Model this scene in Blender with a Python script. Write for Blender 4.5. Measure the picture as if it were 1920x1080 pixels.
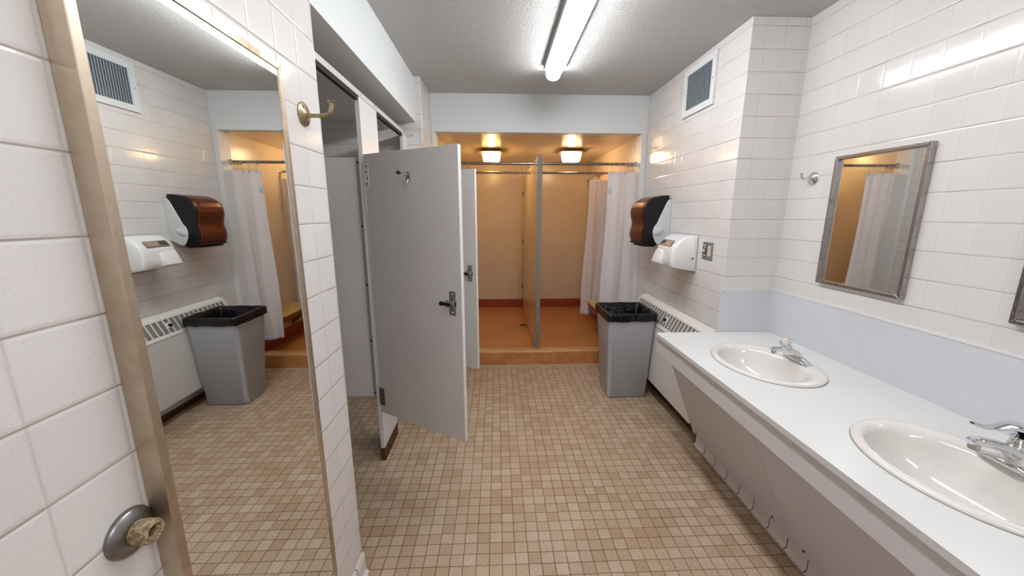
import bpy, bmesh, math, random
from mathutils import Vector, Matrix
random.seed(7)
for o in list(bpy.data.objects): bpy.data.objects.remove(o)
C = bpy.context.scene.collection
PI = math.pi

# ------------------------------------------------------------------ camera
cam_d = bpy.data.cameras.new('camera')
cam = bpy.data.objects.new('camera', cam_d); C.objects.link(cam)
cam_d.sensor_width = 36; cam_d.lens = 36*693/1920; cam_d.clip_start = 0.02
Xc = Vector((0.999216, -0.0395840, 0.000576848))      # camera right in the room
Dc = Vector((-0.00721857, -0.196506, -0.980476))      # camera down
Fc = Vector((0.0389245, 0.979703, -0.196638))         # camera forward
M = Matrix((Xc, -Dc, -Fc)).transposed().to_4x4()
M.translation = Vector((0, 0, 1.5)); cam.matrix_world = M
bpy.context.scene.camera = cam

# ------------------------------------------------------------------ world, exposure
w = bpy.data.worlds.new('world'); bpy.context.scene.world = w; w.use_nodes = True
w.node_tree.nodes['Background'].inputs[0].default_value = (0.5, 0.5, 0.5, 1)
w.node_tree.nodes['Background'].inputs[1].default_value = 0.0
vs = bpy.context.scene.view_settings
vs.view_transform = 'Standard'; vs.look = 'None'; vs.gamma = 1; vs.use_curve_mapping = False
vs.exposure = 0.30
FLUO = 26.0         # fluorescent lens emission
BULB = 23.0          # shower lamp glass emission

# ------------------------------------------------------------------ colour + material helpers
def lin(c):
    return tuple(((v/255)/12.92 if v/255 <= .04045 else ((v/255+.055)/1.055)**2.4) for v in c)
def rgba(c): return lin(c)+(1,)
class NT:
    def __init__(s, name):
        s.m = bpy.data.materials.new(name); s.m.use_nodes = True
        s.t = s.m.node_tree; s.b = s.t.nodes['Principled BSDF']
    def n(s, typ, **kw):
        x = s.t.nodes.new(typ)
        for k, v in kw.items():
            if k.startswith('i_'): x.inputs[k[2:].replace('_', ' ')].default_value = v
            else: setattr(x, k, v)
        return x
    def l(s, a, b): s.t.links.new(a, b)
    def math(s, op, a, b=None, clamp=False):
        x = s.t.nodes.new('ShaderNodeMath'); x.operation = op; x.use_clamp = clamp
        for i, v in enumerate((a, b)):
            if v is None: continue
            if isinstance(v, (int, float)): x.inputs[i].default_value = v
            else: s.l(v, x.inputs[i])
        return x.outputs[0]
    def mix(s, fac, a, b):
        x = s.t.nodes.new('ShaderNodeMix'); x.data_type = 'RGBA'
        if isinstance(fac, (int, float)): x.inputs[0].default_value = fac
        else: s.l(fac, x.inputs[0])
        for i, v in ((6, a), (7, b)):
            if isinstance(v, tuple): x.inputs[i].default_value = v
            else: s.l(v, x.inputs[i])
        return x.outputs[2]
    def noise(s, scale, detail=2, vec=None, rough=.5):
        x = s.n('ShaderNodeTexNoise'); x.inputs['Scale'].default_value = scale
        x.inputs['Detail'].default_value = detail; x.inputs['Roughness'].default_value = rough
        if vec is None:
            vec = s.pos()
        s.l(vec, x.inputs['Vector']); return x.outputs['Fac']
    def pos(s):
        if not hasattr(s, '_p'): s._p = s.n('ShaderNodeNewGeometry').outputs['Position']
        return s._p
    def objpos(s):
        if not hasattr(s, '_o'): s._o = s.n('ShaderNodeTexCoord').outputs['Object']
        return s._o
    def ramp(s, fac, p0, p1):
        x = s.n('ShaderNodeMapRange'); x.inputs['From Min'].default_value = p0
        x.inputs['From Max'].default_value = p1; x.interpolation_type = 'SMOOTHSTEP'
        s.l(fac, x.inputs['Value']); return x.outputs['Result']
    def bump(s, h, strength, dist):
        x = s.n('ShaderNodeBump'); x.inputs['Strength'].default_value = strength
        x.inputs['Distance'].default_value = dist; s.l(h, x.inputs['Height'])
        s.l(x.outputs[0], s.b.inputs['Normal']); return x
def pbr(name, c, rough=.5, metal=0, coat=0, spec=None, alpha=None):
    m = NT(name); b = m.b
    b.inputs['Base Color'].default_value = rgba(c); b.inputs['Roughness'].default_value = rough
    b.inputs['Metallic'].default_value = metal; b.inputs['Coat Weight'].default_value = coat
    if spec is not None: b.inputs['Specular IOR Level'].default_value = spec
    return m.m
def speck(name, c, sc, amount=.5, scale=420, rough=.4, lo=.60, hi=.68, bump=0):
    m = NT(name); p = m.objpos()
    f = m.ramp(m.noise(scale, 1, p), lo, hi); g = m.ramp(m.noise(scale*.37, 2, p), .35, .7)
    f = m.math('MULTIPLY', m.math('MULTIPLY', f, g), amount)
    big = m.ramp(m.noise(2.5, 3, p), .3, .7)
    base = m.mix(m.math('MULTIPLY', big, .5), rgba(c), rgba(tuple(max(0, v-7) for v in c)))
    m.l(m.mix(f, base, rgba(sc)), m.b.inputs['Base Color'])
    m.b.inputs['Roughness'].default_value = rough
    return m.m
def metal_mat(name, c, rough=.25, dirt=None, amount=.4, scale=18):
    m = NT(name); b = m.b; b.inputs['Metallic'].default_value = 1
    if dirt:
        f = m.math('MULTIPLY', m.ramp(m.noise(scale, 5, m.objpos(), .65), .42, .72), amount)
        m.l(m.mix(f, rgba(c), rgba(dirt)), b.inputs['Base Color'])
        m.l(m.math('ADD', m.math('MULTIPLY', f, .4), rough), b.inputs['Roughness'])
    else:
        b.inputs['Base Color'].default_value = rgba(c); b.inputs['Roughness'].default_value = rough
    return m.m
def tile_mat(name, ua, va, pu, pv, ou, ov, base, grout, jw=.003, vfade=.5, specks=.14, rough=.12, tint=.04, vb=.3):
    """glazed tile: ua / va name the world axes that run along and up the surface"""
    m = NT(name); sp = m.n('ShaderNodeSeparateXYZ'); m.l(m.pos(), sp.inputs[0])
    def coord(ax, pitch, off): return m.math('DIVIDE', m.math('SUBTRACT', sp.outputs['XYZ'.index(ax)], off), pitch)
    # small wobble so joints are not ruler straight
    wob = m.math('MULTIPLY', m.math('SUBTRACT', m.noise(3.0, 1), .5), .018)
    U = m.math('ADD', coord(ua, pu, ou), wob); V = m.math('ADD', coord(va, pv, ov), wob)
    def edge(K, p):
        f = m.math('FRACT', K); return m.math('MULTIPLY', m.math('MINIMUM', f, m.math('SUBTRACT', 1.0, f)), p)
    du, dv = edge(U, pu), edge(V, pv)
    ju = m.math('SUBTRACT', 1.0, m.ramp(du, jw*.35, jw*.75)); jv = m.math('SUBTRACT', 1.0, m.ramp(dv, jw*.35, jw*.75))
    j = m.math('MAXIMUM', m.math('MULTIPLY', ju, vfade), jv)
    cv = m.n('ShaderNodeCombineXYZ'); m.l(m.math('FLOOR', U), cv.inputs[0]); m.l(m.math('FLOOR', V), cv.inputs[1])
    wn = m.n('ShaderNodeTexWhiteNoise'); wn.noise_dimensions = '2D'; m.l(cv.outputs[0], wn.inputs['Vector'])
    r = wn.outputs['Value']
    dk = tuple(v*(1-tint) for v in base)
    col = m.mix(r, rgba(base), rgba(dk))
    s1 = m.ramp(m.noise(440, 1), .67, .72)
    col = m.mix(m.math('MULTIPLY', s1, specks), col, rgba((176, 160, 156)))
    grcol = m.mix(m.ramp(m.noise(6, 4), .4, .7), rgba(grout), rgba(tuple(v*.78 for v in grout)))
    col = m.mix(j, col, grcol)
    m.l(col, m.b.inputs['Base Color'])
    m.l(m.math('ADD', m.math('MULTIPLY', j, .5), rough), m.b.inputs['Roughness'])
    # pillowed edges and a tiny tilt of each tile
    eu = m.math('SUBTRACT', 1.0, m.math('MULTIPLY', m.math('SUBTRACT', 1.0, m.ramp(du, 0, .006)), vb))
    h = m.math('MULTIPLY', eu, m.ramp(dv, 0, .007))
    # each tile leans a little: height = (fraction-.5)*random
    wn2 = m.n('ShaderNodeTexWhiteNoise'); wn2.noise_dimensions = '2D'
    cv2 = m.n('ShaderNodeCombineXYZ'); m.l(m.math('FLOOR', V), cv2.inputs[0]); m.l(m.math('FLOOR', U), cv2.inputs[1])
    m.l(cv2.outputs[0], wn2.inputs['Vector'])
    tl = m.math('MULTIPLY', m.math('MULTIPLY', m.math('SUBTRACT', m.math('FRACT', V), .5), m.math('SUBTRACT', wn2.outputs['Value'], .5)), .4)
    h = m.math('ADD', h, tl)
    h = m.math('ADD', h, m.math('MULTIPLY', m.noise(14, 2), .35))
    m.bump(h, .55, .0016)
    return m.m

WT = (225, 220, 217); GR = (192, 181, 174)
m_tile_x = tile_mat('wall_tile_on_side_walls', 'Y', 'Z', .1115, .113, .434, .0, WT, (178, 166, 158), vfade=.34, specks=.4, tint=.018, vb=.8)
m_tile_y = tile_mat('wall_tile_on_end_walls', 'X', 'Z', .1083, .113, .0401, .0, WT, GR, vfade=.28, tint=.018, vb=.65, rough=.15)
m_tile_xr = tile_mat('wall_tile_on_right_wall', 'Y', 'Z', .1115, .113, .026, .0, WT, GR, vfade=.14, tint=.018)
m_cove = tile_mat('cove_tile', 'Y', 'Z', .1125, 5, .018, -2, (232, 224, 219), (110, 92, 78), jw=.0045, vfade=1, specks=.1, vb=1)

def floor_mat():
    m = NT('mosaic_floor_tile'); sp = m.n('ShaderNodeSeparateXYZ'); m.l(m.pos(), sp.inputs[0])
    wob = m.math('MULTIPLY', m.math('SUBTRACT', m.noise(9, 1), .5), .10)
    U = m.math('ADD', m.math('DIVIDE', m.math('SUBTRACT', sp.outputs[0], .013), .0575), wob)
    V = m.math('ADD', m.math('DIVIDE', m.math('SUBTRACT', sp.outputs[1], 1.343), .0562), wob)
    def edge(K):
        f = m.math('FRACT', K); return m.math('MULTIPLY', m.math('MINIMUM', f, m.math('SUBTRACT', 1.0, f)), .057)
    d = m.math('MINIMUM', edge(U), edge(V))
    j = m.math('SUBTRACT', 1.0, m.ramp(d, .0011, .0023))
    cv = m.n('ShaderNodeCombineXYZ'); m.l(m.math('FLOOR', U), cv.inputs[0]); m.l(m.math('FLOOR', V), cv.inputs[1])
    wn = m.n('ShaderNodeTexWhiteNoise'); wn.noise_dimensions = '2D'; m.l(cv.outputs[0], wn.inputs['Vector'])
    r = wn.outputs['Value']
    rp = m.n('ShaderNodeValToRGB'); e = rp.color_ramp.elements
    e[0].position = 0; e[0].color = rgba((180, 154, 128)); e[1].position = 1; e[1].color = rgba((205, 185, 164))
    for p, c in ((.2, (187, 160, 132)), (.45, (193, 170, 146)), (.75, (199, 178, 154))):
        x = e.new(p); x.color = rgba(c)
    m.l(r, rp.inputs[0])
    # speckled glaze: light and dark grains
    dk = m.ramp(m.noise(270, 1), .52, .60); lt = m.ramp(m.noise(500, 1, None), .60, .66)
    col = m.mix(m.math('MULTIPLY', dk, .62), rp.outputs[0], rgba((118, 92, 70)))
    lt = m.ramp(m.noise(300, 1), .32, .42)
    col = m.mix(m.math('MULTIPLY', m.math('SUBTRACT', 1.0, lt), .45), col, rgba((235, 220, 200)))
    blot = m.ramp(m.noise(2.2, 4), .35, .7)
    col = m.mix(m.math('MULTIPLY', blot, .16), col, rgba((160, 118, 78)))
    # foot traffic wears the grout dark; towards the shower it is redder
    gr = m.mix(m.ramp(m.noise(3.5, 3), .3, .7), rgba((104, 76, 54)), rgba((134, 102, 76)))
    m.l(m.mix(j, col, gr), m.b.inputs['Base Color'])
    m.l(m.math('ADD', m.math('MULTIPLY', j, .3), .34), m.b.inputs['Roughness'])
    m.b.inputs['Specular IOR Level'].default_value = .35
    h = m.math('ADD', m.ramp(d, .0005, .004), m.math('MULTIPLY', m.noise(400, 1), .12))
    m.bump(h, .5, .0012)
    return m.m
m_floor = floor_mat()

def popcorn():
    m = NT('popcorn_ceiling'); m.b.inputs['Base Color'].default_value = rgba((236, 234, 231)); m.b.inputs['Roughness'].default_value = .9
    h = m.math('ADD', m.ramp(m.noise(120, 3, None, .6), .36, .66), m.math('MULTIPLY', m.noise(290, 2), .4))
    m.bump(h, 1.0, .0065); return m.m
m_ceil = popcorn()
def paint(name, c, rough, bs=30, bstr=.15, bd=.001, stain=None, spec=.5):
    m = NT(name)
    if stain:
        f = m.math('MULTIPLY', m.ramp(m.noise(3, 5, None, .6), .4, .75), .55)
        m.l(m.mix(f, rgba(c), rgba(stain)), m.b.inputs['Base Color'])
    else: m.b.inputs['Base Color'].default_value = rgba(c)
    m.b.inputs['Roughness'].default_value = rough; m.b.inputs['Specular IOR Level'].default_value = spec
    m.bump(m.noise(bs, 3), bstr, bd); return m.m
m_white = paint('white_wall_paint', (222, 225, 225), .55, 40, .08)
m_soffit_under = m_white
m_trim = paint('white_trim_paint', (225, 223, 221), .4, 30, .1)
m_shwall = paint('glossy_cream_shower_paint', (226, 208, 182), .26, 34, .35, .002, (220, 198, 168))
m_shceil = paint('glossy_cream_shower_ceiling', (220, 198, 170), .24, 42, .22, .0015)
m_shfloor = paint('orange_brown_shower_floor_paint', (200, 136, 76), .34, 20, .25, .002, (178, 110, 56))
m_shbase = paint('red_brown_base_paint', (158, 70, 34), .35, 20, .2, .002, (136, 54, 24))
def curb_mat():
    m = NT('cracked_orange_curb_paint'); p = m.pos()
    sp = m.n('ShaderNodeSeparateXYZ'); m.l(m.n('ShaderNodeNewGeometry').outputs['Normal'], sp.inputs[0])
    f = m.ramp(m.noise(7, 6, None, .7), .42, .62)
    side = m.mix(f, rgba((200, 136, 84)), rgba((182, 116, 68)))
    top = m.mix(m.ramp(m.noise(9, 4), .4, .7), rgba((196, 148, 96)), rgba((206, 166, 120)))   # worn foot surface
    m.l(m.mix(m.ramp(sp.outputs[2], .45, .8), side, top), m.b.inputs['Base Color'])
    m.b.inputs['Roughness'].default_value = .3
    m.bump(m.math('ADD', m.noise(16, 5, None, .7), m.math('MULTIPLY', m.noise(70, 3), .3)), .55, .009); return m.m
m_curb = curb_mat()
m_lam = speck('grey_speckled_laminate', (217, 212, 209), (128, 122, 124), .75, 360)
m_lamw = pbr('white_laminate_edge', (228, 226, 224), .4)
m_pil = speck('pale_laminate', (222, 220, 220), (186, 184, 186), .4, 330)
m_apron = speck('grey_vanity_laminate', (208, 205, 212), (160, 152, 156), .5, 380)
m_fascia = speck('light_grey_vanity_fascia', (216, 213, 213), (176, 170, 170), .6, 260)
m_top = speck('white_countertop_laminate', (229, 229, 228), (206, 210, 214), .5, 380, rough=.3)
m_splash = speck('pale_blue_grey_splash_laminate', (214, 214, 218), (186, 188, 198), .6, 300, rough=.35)
m_caulk = pbr('white_caulk', (226, 222, 214), .6)
m_porc = pbr('white_porcelain', (232, 227, 222), .12, coat=.4)
m_chrome = metal_mat('chrome', (222, 222, 224), .08)
m_chromeold = metal_mat('worn_chrome', (190, 184, 176), .2, (130, 112, 94), .6, 40)
m_steel = metal_mat('brushed_steel', (168, 164, 160), .35, (120, 112, 104), .4, 60)
m_frameL = metal_mat('tarnished_mirror_frame', (206, 192, 172), .36, (150, 124, 92), .6, 5)
m_frameR = metal_mat('stainless_mirror_frame', (176, 170, 168), .22, (120, 112, 106), .35, 20)
m_rod = metal_mat('steel_rod', (158, 150, 142), .22, (112, 100, 88), .5, 30)
m_brass = metal_mat('aged_brass', (172, 156, 126), .34, (110, 92, 60), .6, 60)
m_galv = paint('grey_galvanised_channel', (134, 128, 120), .5, 60, .2, .001, (104, 98, 90))
m_mirror = metal_mat('mirror_glass', (232, 234, 232), .012)
m_blackp = pbr('black_plastic', (12, 12, 15), .28, spec=.35)
m_rub = pbr('black_rubber', (22, 20, 20), .55)
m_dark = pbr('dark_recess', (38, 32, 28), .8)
m_screw = pbr('dark_screw', (52, 46, 44), .4, .7)
m_enamel = pbr('white_enamel', (226, 222, 216), .3)
m_dryer = pbr('white_dryer_enamel', (234, 233, 232), .2, coat=.3)
m_bin = paint('grey_bin_plastic', (178, 181, 188), .45, 120, .08)
def bag_mat():
    m = NT('black_bag_film'); m.b.inputs['Base Color'].default_value = rgba((10, 8, 18)); m.b.inputs['Roughness'].default_value = .13
    m.bump(m.noise(13, 3, m.objpos(), .55), .8, .02); return m.m
m_bag = bag_mat()
def curtain_mat(name, c):
    m = NT(name); b = m.b; b.inputs['Base Color'].default_value = rgba(c); b.inputs['Roughness'].default_value = .55
    t = m.n('ShaderNodeBsdfTranslucent'); t.inputs[0].default_value = rgba(c)
    mx = m.n('ShaderNodeMixShader'); mx.inputs[0].default_value = .38
    out = m.t.nodes['Material Output']
    m.l(b.outputs[0], mx.inputs[1]); m.l(t.outputs[0], mx.inputs[2]); m.l(mx.outputs[0], out.inputs[0])
    m.bump(m.noise(9, 3, m.objpos()), .25, .01); return m.m
m_curt = curtain_mat('white_vinyl_curtain', (246, 242, 243))
m_bench = paint('yellow_bench_laminate', (222, 192, 122), .35, 20, .1, .001, (208, 176, 104))
m_benchside = pbr('brown_bench_support', (160, 92, 44), .5)
m_copper = metal_mat('copper_brown_cover', (112, 66, 44), .33)
m_copper.node_tree.nodes['Principled BSDF'].inputs['Metallic'].default_value = .75
m_greypl = pbr('pale_grey_plastic', (206, 208, 208), .35)
m_dbrown = pbr('dark_brown_base', (72, 44, 28), .5)
m_shoe = metal_mat('brown_steel_shoe', (120, 92, 64), .45, (84, 60, 40), .6, 30)
def emis(name, c, s, rough=.3, ribs=None):
    m = NT(name); b = m.b
    b.inputs['Base Color'].default_value = rgba((230, 230, 230)); b.inputs['Roughness'].default_value = rough
    b.inputs['Emission Color'].default_value = rgba(c); b.inputs['Emission Strength'].default_value = s
    if ribs: m.bump(m.noise(60, 1), .3, .002)
    return m.m
m_lens = emis('fluorescent_lens', (247, 251, 255), FLUO)
def shade_mat(name, c, e):
    m = NT(name); b = m.b; b.inputs['Base Color'].default_value = rgba((240, 232, 214)); b.inputs['Roughness'].default_value = .2
    b.inputs['Emission Color'].default_value = rgba(c); b.inputs['Emission Strength'].default_value = e
    t = m.n('ShaderNodeBsdfTransparent'); t.inputs[0].default_value = rgba((255, 248, 236))
    mx = m.n('ShaderNodeMixShader'); mx.inputs[0].default_value = .55; out = m.t.nodes['Material Output']
    m.l(b.outputs[0], mx.inputs[1]); m.l(t.outputs[0], mx.inputs[2]); m.l(mx.outputs[0], out.inputs[0]); return m.m
m_bulbL = shade_mat('warm_lamp_glass', (255, 226, 140), 3.2)
m_bulbR = shade_mat('warm_white_lamp_glass', (255, 232, 205), 3.4)
m_filL = emis('warm_bulb', (255, 220, 160), BULB*9)
m_filR = emis('warm_white_bulb', (255, 222, 176), BULB*9)

# ------------------------------------------------------------------ mesh builder
class MB:
    def __init__(s): s.b = bmesh.new()
    def box(s, x0, x1, y0, y1, z0, z1):
        vs = [s.b.verts.new((x, y, z)) for x in (x0, x1) for y in (y0, y1) for z in (z0, z1)]
        for f in ((0, 1, 3, 2), (4, 6, 7, 5), (0, 4, 5, 1), (2, 3, 7, 6), (0, 2, 6, 4), (1, 5, 7, 3)):
            s.b.faces.new([vs[i] for i in f])
        return s
    def prism(s, pts, axis, a, b):
        """closed 2D outline pushed along axis; pts are in the other two axes, in xyz order"""
        def P(p, t): return {'x': (t, p[0], p[1]), 'y': (p[0], t, p[1]), 'z': (p[0], p[1], t)}[axis]
        A = [s.b.verts.new(P(p, a)) for p in pts]; B = [s.b.verts.new(P(p, b)) for p in pts]
        n = len(pts); s.b.faces.new(A); s.b.faces.new(B[::-1])
        for i in range(n): s.b.faces.new((A[i], B[i], B[(i+1) % n], A[(i+1) % n]))
        return s
    def rings(s, R, cap=True, closed=True):
        V = [[s.b.verts.new(p) for p in r] for r in R]
        n = len(V[0])
        for a, b in zip(V, V[1:]):
            for i in range(n if closed else n-1):
                s.b.faces.new((a[i], a[(i+1) % n], b[(i+1) % n], b[i]))
        if cap and closed: s.b.faces.new(V[0][::-1]); s.b.faces.new(V[-1])
        return s
    def lathe(s, prof, o, ax=(0, 0, 1), n=32, cap=True, lobes=0, la=0):
        """prof = (radius, distance along axis)"""
        ax = Vector(ax).normalized(); u = ax.orthogonal().normalized(); v = ax.cross(u); o = Vector(o)
        def rr(r, k):
            return r*(1+la*math.cos(lobes*2*PI*k/n)) if lobes else r
        R = [[o+ax*h+(u*math.cos(2*PI*k/n)+v*math.sin(2*PI*k/n))*max(rr(r, k), 1e-5) for k in range(n)] for r, h in prof]
        return s.rings(R, cap)
    def tube(s, pts, r, n=12, cap=True):
        pts = [Vector(p) for p in pts]; R = []; u = None
        for i, p in enumerate(pts):
            t = (pts[min(i+1, len(pts)-1)]-pts[max(i-1, 0)]).normalized()
            if u is None: u = t.orthogonal().normalized()
            u = (u-t*u.dot(t)).normalized(); v = t.cross(u)
            rad = r[i] if isinstance(r, (list, tuple)) else r
            R.append([p+(u*math.cos(2*PI*k/n)+v*math.sin(2*PI*k/n))*rad for k in range(n)])
        return s.rings(R, cap)
    def ring(s, c, ax, R, r, n=18, m=6):
        ax = Vector(ax).normalized(); u = ax.orthogonal().normalized(); v = ax.cross(u); c = Vector(c)
        V = []
        for i in range(n):
            d = u*math.cos(2*PI*i/n)+v*math.sin(2*PI*i/n)
            V.append([s.b.verts.new(c+d*(R+r*math.cos(2*PI*k/m))+ax*r*math.sin(2*PI*k/m)) for k in range(m)])
        for i in range(n):
            for k in range(m):
                s.b.faces.new((V[i][k], V[(i+1) % n][k], V[(i+1) % n][(k+1) % m], V[i][(k+1) % m]))
        return s
    def loft(s, secs, n=24, e=2.6):
        """secs: (centre, half-vector a, half-vector b) super-ellipse sections"""
        R = []
        for c, a, b in secs:
            c, a, b = Vector(c), Vector(a), Vector(b); r = []
            for k in range(n):
                t = 2*PI*k/n; ct, st = math.cos(t), math.sin(t)
                r.append(c+a*math.copysign(abs(ct)**(2/e), ct)+b*math.copysign(abs(st)**(2/e), st))
            R.append(r)
        return s.rings(R)
    def sheet(s, f, nu, nv):
        V = [[s.b.verts.new(f(i/nu, j/nv)) for i in range(nu+1)] for j in range(nv+1)]
        for j in range(nv):
            for i in range(nu): s.b.faces.new((V[j][i], V[j][i+1], V[j+1][i+1], V[j+1][i]))
        return s
WLOC = {}
def finish(o, bevel, seg, smooth, solid=None):
    if solid:
        k = o.modifiers.new('thick', 'SOLIDIFY'); k.thickness = solid; k.offset = 0
    if bevel:
        k = o.modifiers.new('bevel', 'BEVEL'); k.width = bevel; k.segments = seg; k.limit_method = 'ANGLE'; k.angle_limit = math.radians(38)
        k.harden_normals = True
    if smooth:
        for p in o.data.polygons: p.use_smooth = True
def obj(name, mb, mat, parent=None, bevel=0, seg=2, smooth=False, local=False, mats=None, solid=None, sharp=None):
    bmesh.ops.recalc_face_normals(mb.b, faces=mb.b.faces)
    me = bpy.data.meshes.new(name); mb.b.to_mesh(me); mb.b.free()
    if parent is not None: org = Vector((0, 0, 0)) if local else WLOC[parent]
    else:
        xs = [v.co for v in me.vertices]
        lo = Vector([min(c[i] for c in xs) for i in range(3)]); hi = Vector([max(c[i] for c in xs) for i in range(3)])
        org = Vector(((lo.x+hi.x)/2, (lo.y+hi.y)/2, lo.z))
    me.transform(Matrix.Translation(-org))
    o = bpy.data.objects.new(name, me); C.objects.link(o)
    me.materials.append(mat)
    for x in (mats or []): me.materials.append(x)
    if parent is not None: o.parent = parent
    else: o.location = org
    WLOC[o] = org if parent is None or not local else Vector((0, 0, 0))
    if smooth or bevel:
        me.polygons.foreach_set('use_smooth', [True]*len(me.polygons))
        if not bevel: me.set_sharp_from_angle(angle=math.radians(sharp or 42))
    finish(o, bevel, seg, False, solid)
    return o
def tag(o, label, cat, group=None, kind=None):
    o['label'] = label; o['category'] = cat
    if group: o['group'] = group
    if kind: o['kind'] = kind
    return o
def thing(name, label, cat, loc, rz=0, group=None):
    o = bpy.data.objects.new(name, None); C.objects.link(o); o.empty_display_size = .05
    o.location = loc; o.rotation_euler = (0, 0, rz); WLOC[o] = Vector(loc)
    return tag(o, label, cat, group)
def struct(name, mb, mat, label, cat='wall', **kw):
    o = obj(name, mb, mat, **kw); o['kind'] = 'structure'; o['label'] = label; o['category'] = cat; return o
def copy_tree(o, parent=None):
    c = o.copy(); C.objects.link(c)
    if parent is not None: c.parent = parent
    for ch in list(o.children): copy_tree(ch, c)
    return c

def many(name, items, mat, parent, **kw):
    for f in items: obj(name, f, mat, parent, smooth=True, **kw)
def lat(*a, **k): return MB().lathe(*a, **k)

# ------------------------------------------------------------------ the room
ZC = 2.53; YB = 3.5; ZS = 2.205; YN = -1.7
struct('floor', MB().box(-2.3, 1.9, YN-.1, 3.52, -.1, 0), m_floor, 'tan speckled mosaic tile floor with dark grout', 'floor')
struct('ceiling', MB().box(-.80, 1.9, YN-.1, 3.6, ZC, ZC+.1), m_ceil, 'white popcorn-textured ceiling', 'ceiling')
struct('wall_left', MB().box(-2.3, -.58, YN-.1, 1.335, 0, ZC), m_tile_x, 'white glazed tile wall on the left, carrying the tall mirror', bevel=.006, seg=3)
struct('wall_front', MB().box(-.58, 1.9, YN-.1, YN, 0, ZC), m_tile_y, 'white tile wall behind the viewer')
struct('wall_right', MB().box(1.69, 1.9, YN, 2.15, .6, ZC), m_tile_xr, 'white glazed tile wall above the long vanity')
struct('wall_right_lower', MB().box(1.335, 1.9, YN, 2.15, 0, .6), m_tile_xr, 'tiled wall base below the vanity')
struct('wall_right_far', MB().box(1.365, 2.0, 2.15, 5.7, 0, ZC), [0, m_tile_xr][1], 'projecting white tile wall carrying the hand dryer and vent', bevel=.004, seg=2, mats=[m_tile_y])
o = bpy.data.objects['wall_right_far']
for p in o.data.polygons:
    if abs(p.normal.y) > .9: p.material_index = 1
struct('wall_back', MB().box(-2.3, -.58, 3.11, 5.7, 0, ZC), m_tile_y, 'white tile end wall of the toilet stalls', bevel=.004, seg=2, mats=[m_tile_x])
for p in bpy.data.objects['wall_back'].data.polygons:
    if abs(p.normal.x) > .9: p.material_index = 1
struct('wall_stall_back', MB().box(-2.3, -2.15, 1.335, 3.11, 0, ZC), m_tile_x, 'tile wall at the back of the stalls')
struct('wall_soffit', MB().box(-2.2, -.632, 1.3355, 3.1095, ZS, ZC), m_white, 'white painted soffit above the toilet stalls', 'soffit', bevel=.002)
struct('wall_beam', MB().box(-.5795, 1.3645, YB, 3.58, 2.212, ZC), m_white, 'white painted beam above the shower opening', 'beam', bevel=.002)
# shower shell
struct('wall_shower_back', MB().box(-.58, 1.4, 5.55, 5.7, 0, 2.4), m_shwall, 'glossy cream painted back wall of the showers')
struct('wall_shower_left', MB().box(-.5795, -.545, 3.53, 5.55, 0, 2.3), m_shwall, 'cream painted left shower wall')
struct('wall_shower_right', MB().box(1.322, 1.3645, 3.53, 5.55, 0, 2.3), m_shwall, 'cream painted right shower wall')
struct('ceiling_shower', MB().box(-.5445, 1.3215, 3.581, 5.549, 2.212, 2.30), m_shceil, 'low glossy cream shower ceiling', 'ceiling')
struct('floor_shower', MB().box(-.58, 1.365, 3.6, 5.6, -.05, .09), m_shfloor, 'orange-brown painted shower floor', 'floor')
struct('trim_1', MB().box(-.5795, -.543, 3.4995, 3.640, 0, 2.212), m_trim, 'white painted corner trim left of the shower opening', 'trim', bevel=.003)
struct('trim_2', MB().box(1.318, 1.3645, 3.4995, 3.640, 0, 2.212), m_trim, 'white painted corner trim right of the shower opening', 'trim', bevel=.003)
struct('baseboard_back', MB().box(-.545, .385, 5.532, 5.55, .09, .215).box(.425, 1.322, 5.532, 5.55, .09, .215), m_shbase, 'red-brown base band along the back of the showers', 'baseboard', bevel=.004)
struct('baseboard_left', MB().box(-.545, -.53, 3.63, 5.53, .09, .215), m_shbase, 'red-brown base band on the left shower wall', 'baseboard', bevel=.004)
struct('baseboard_right', MB().box(1.307, 1.322, 3.63, 5.53, .09, .215), m_shbase, 'red-brown base band on the right shower wall', 'baseboard', bevel=.004)
# curb: rough cast, rounded nose
def curbf(u, v):
    x = -.543+u*1.861
    prof = [(3.500, 0), (3.4985, .05), (3.500, .10), (3.501, .128), (3.505, .141), (3.514, .148), (3.55, .150), (3.60, .149), (3.612, .147), (3.62, .138), (3.622, .08)]
    t = v*(len(prof)-1); i = min(int(t), len(prof)-2); f = t-i
    y = prof[i][0]*(1-f)+prof[i+1][0]*f; z = prof[i][1]*(1-f)+prof[i+1][1]*f
    k = math.sin(x*23)*.0012+math.sin(x*61+z*40)*.0009
    return (x, y+k, z+(k*.6 if z > .1 else 0))
mb = MB().sheet(curbf, 160, 30); mb.box(-.543, 1.318, 3.51, 3.615, 0, .136)
struct('trim_3', mb, m_curb, 'orange-brown painted concrete curb across the shower opening', 'curb', smooth=True)
struct('trim_4', MB().prism([(3.485, 0), (3.50, 0), (3.50, .006)], 'x', -.543, 1.318), pbr('dirty_caulk', (196, 172, 140), .6), 'thin caulk line at the foot of the curb', 'trim')
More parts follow.
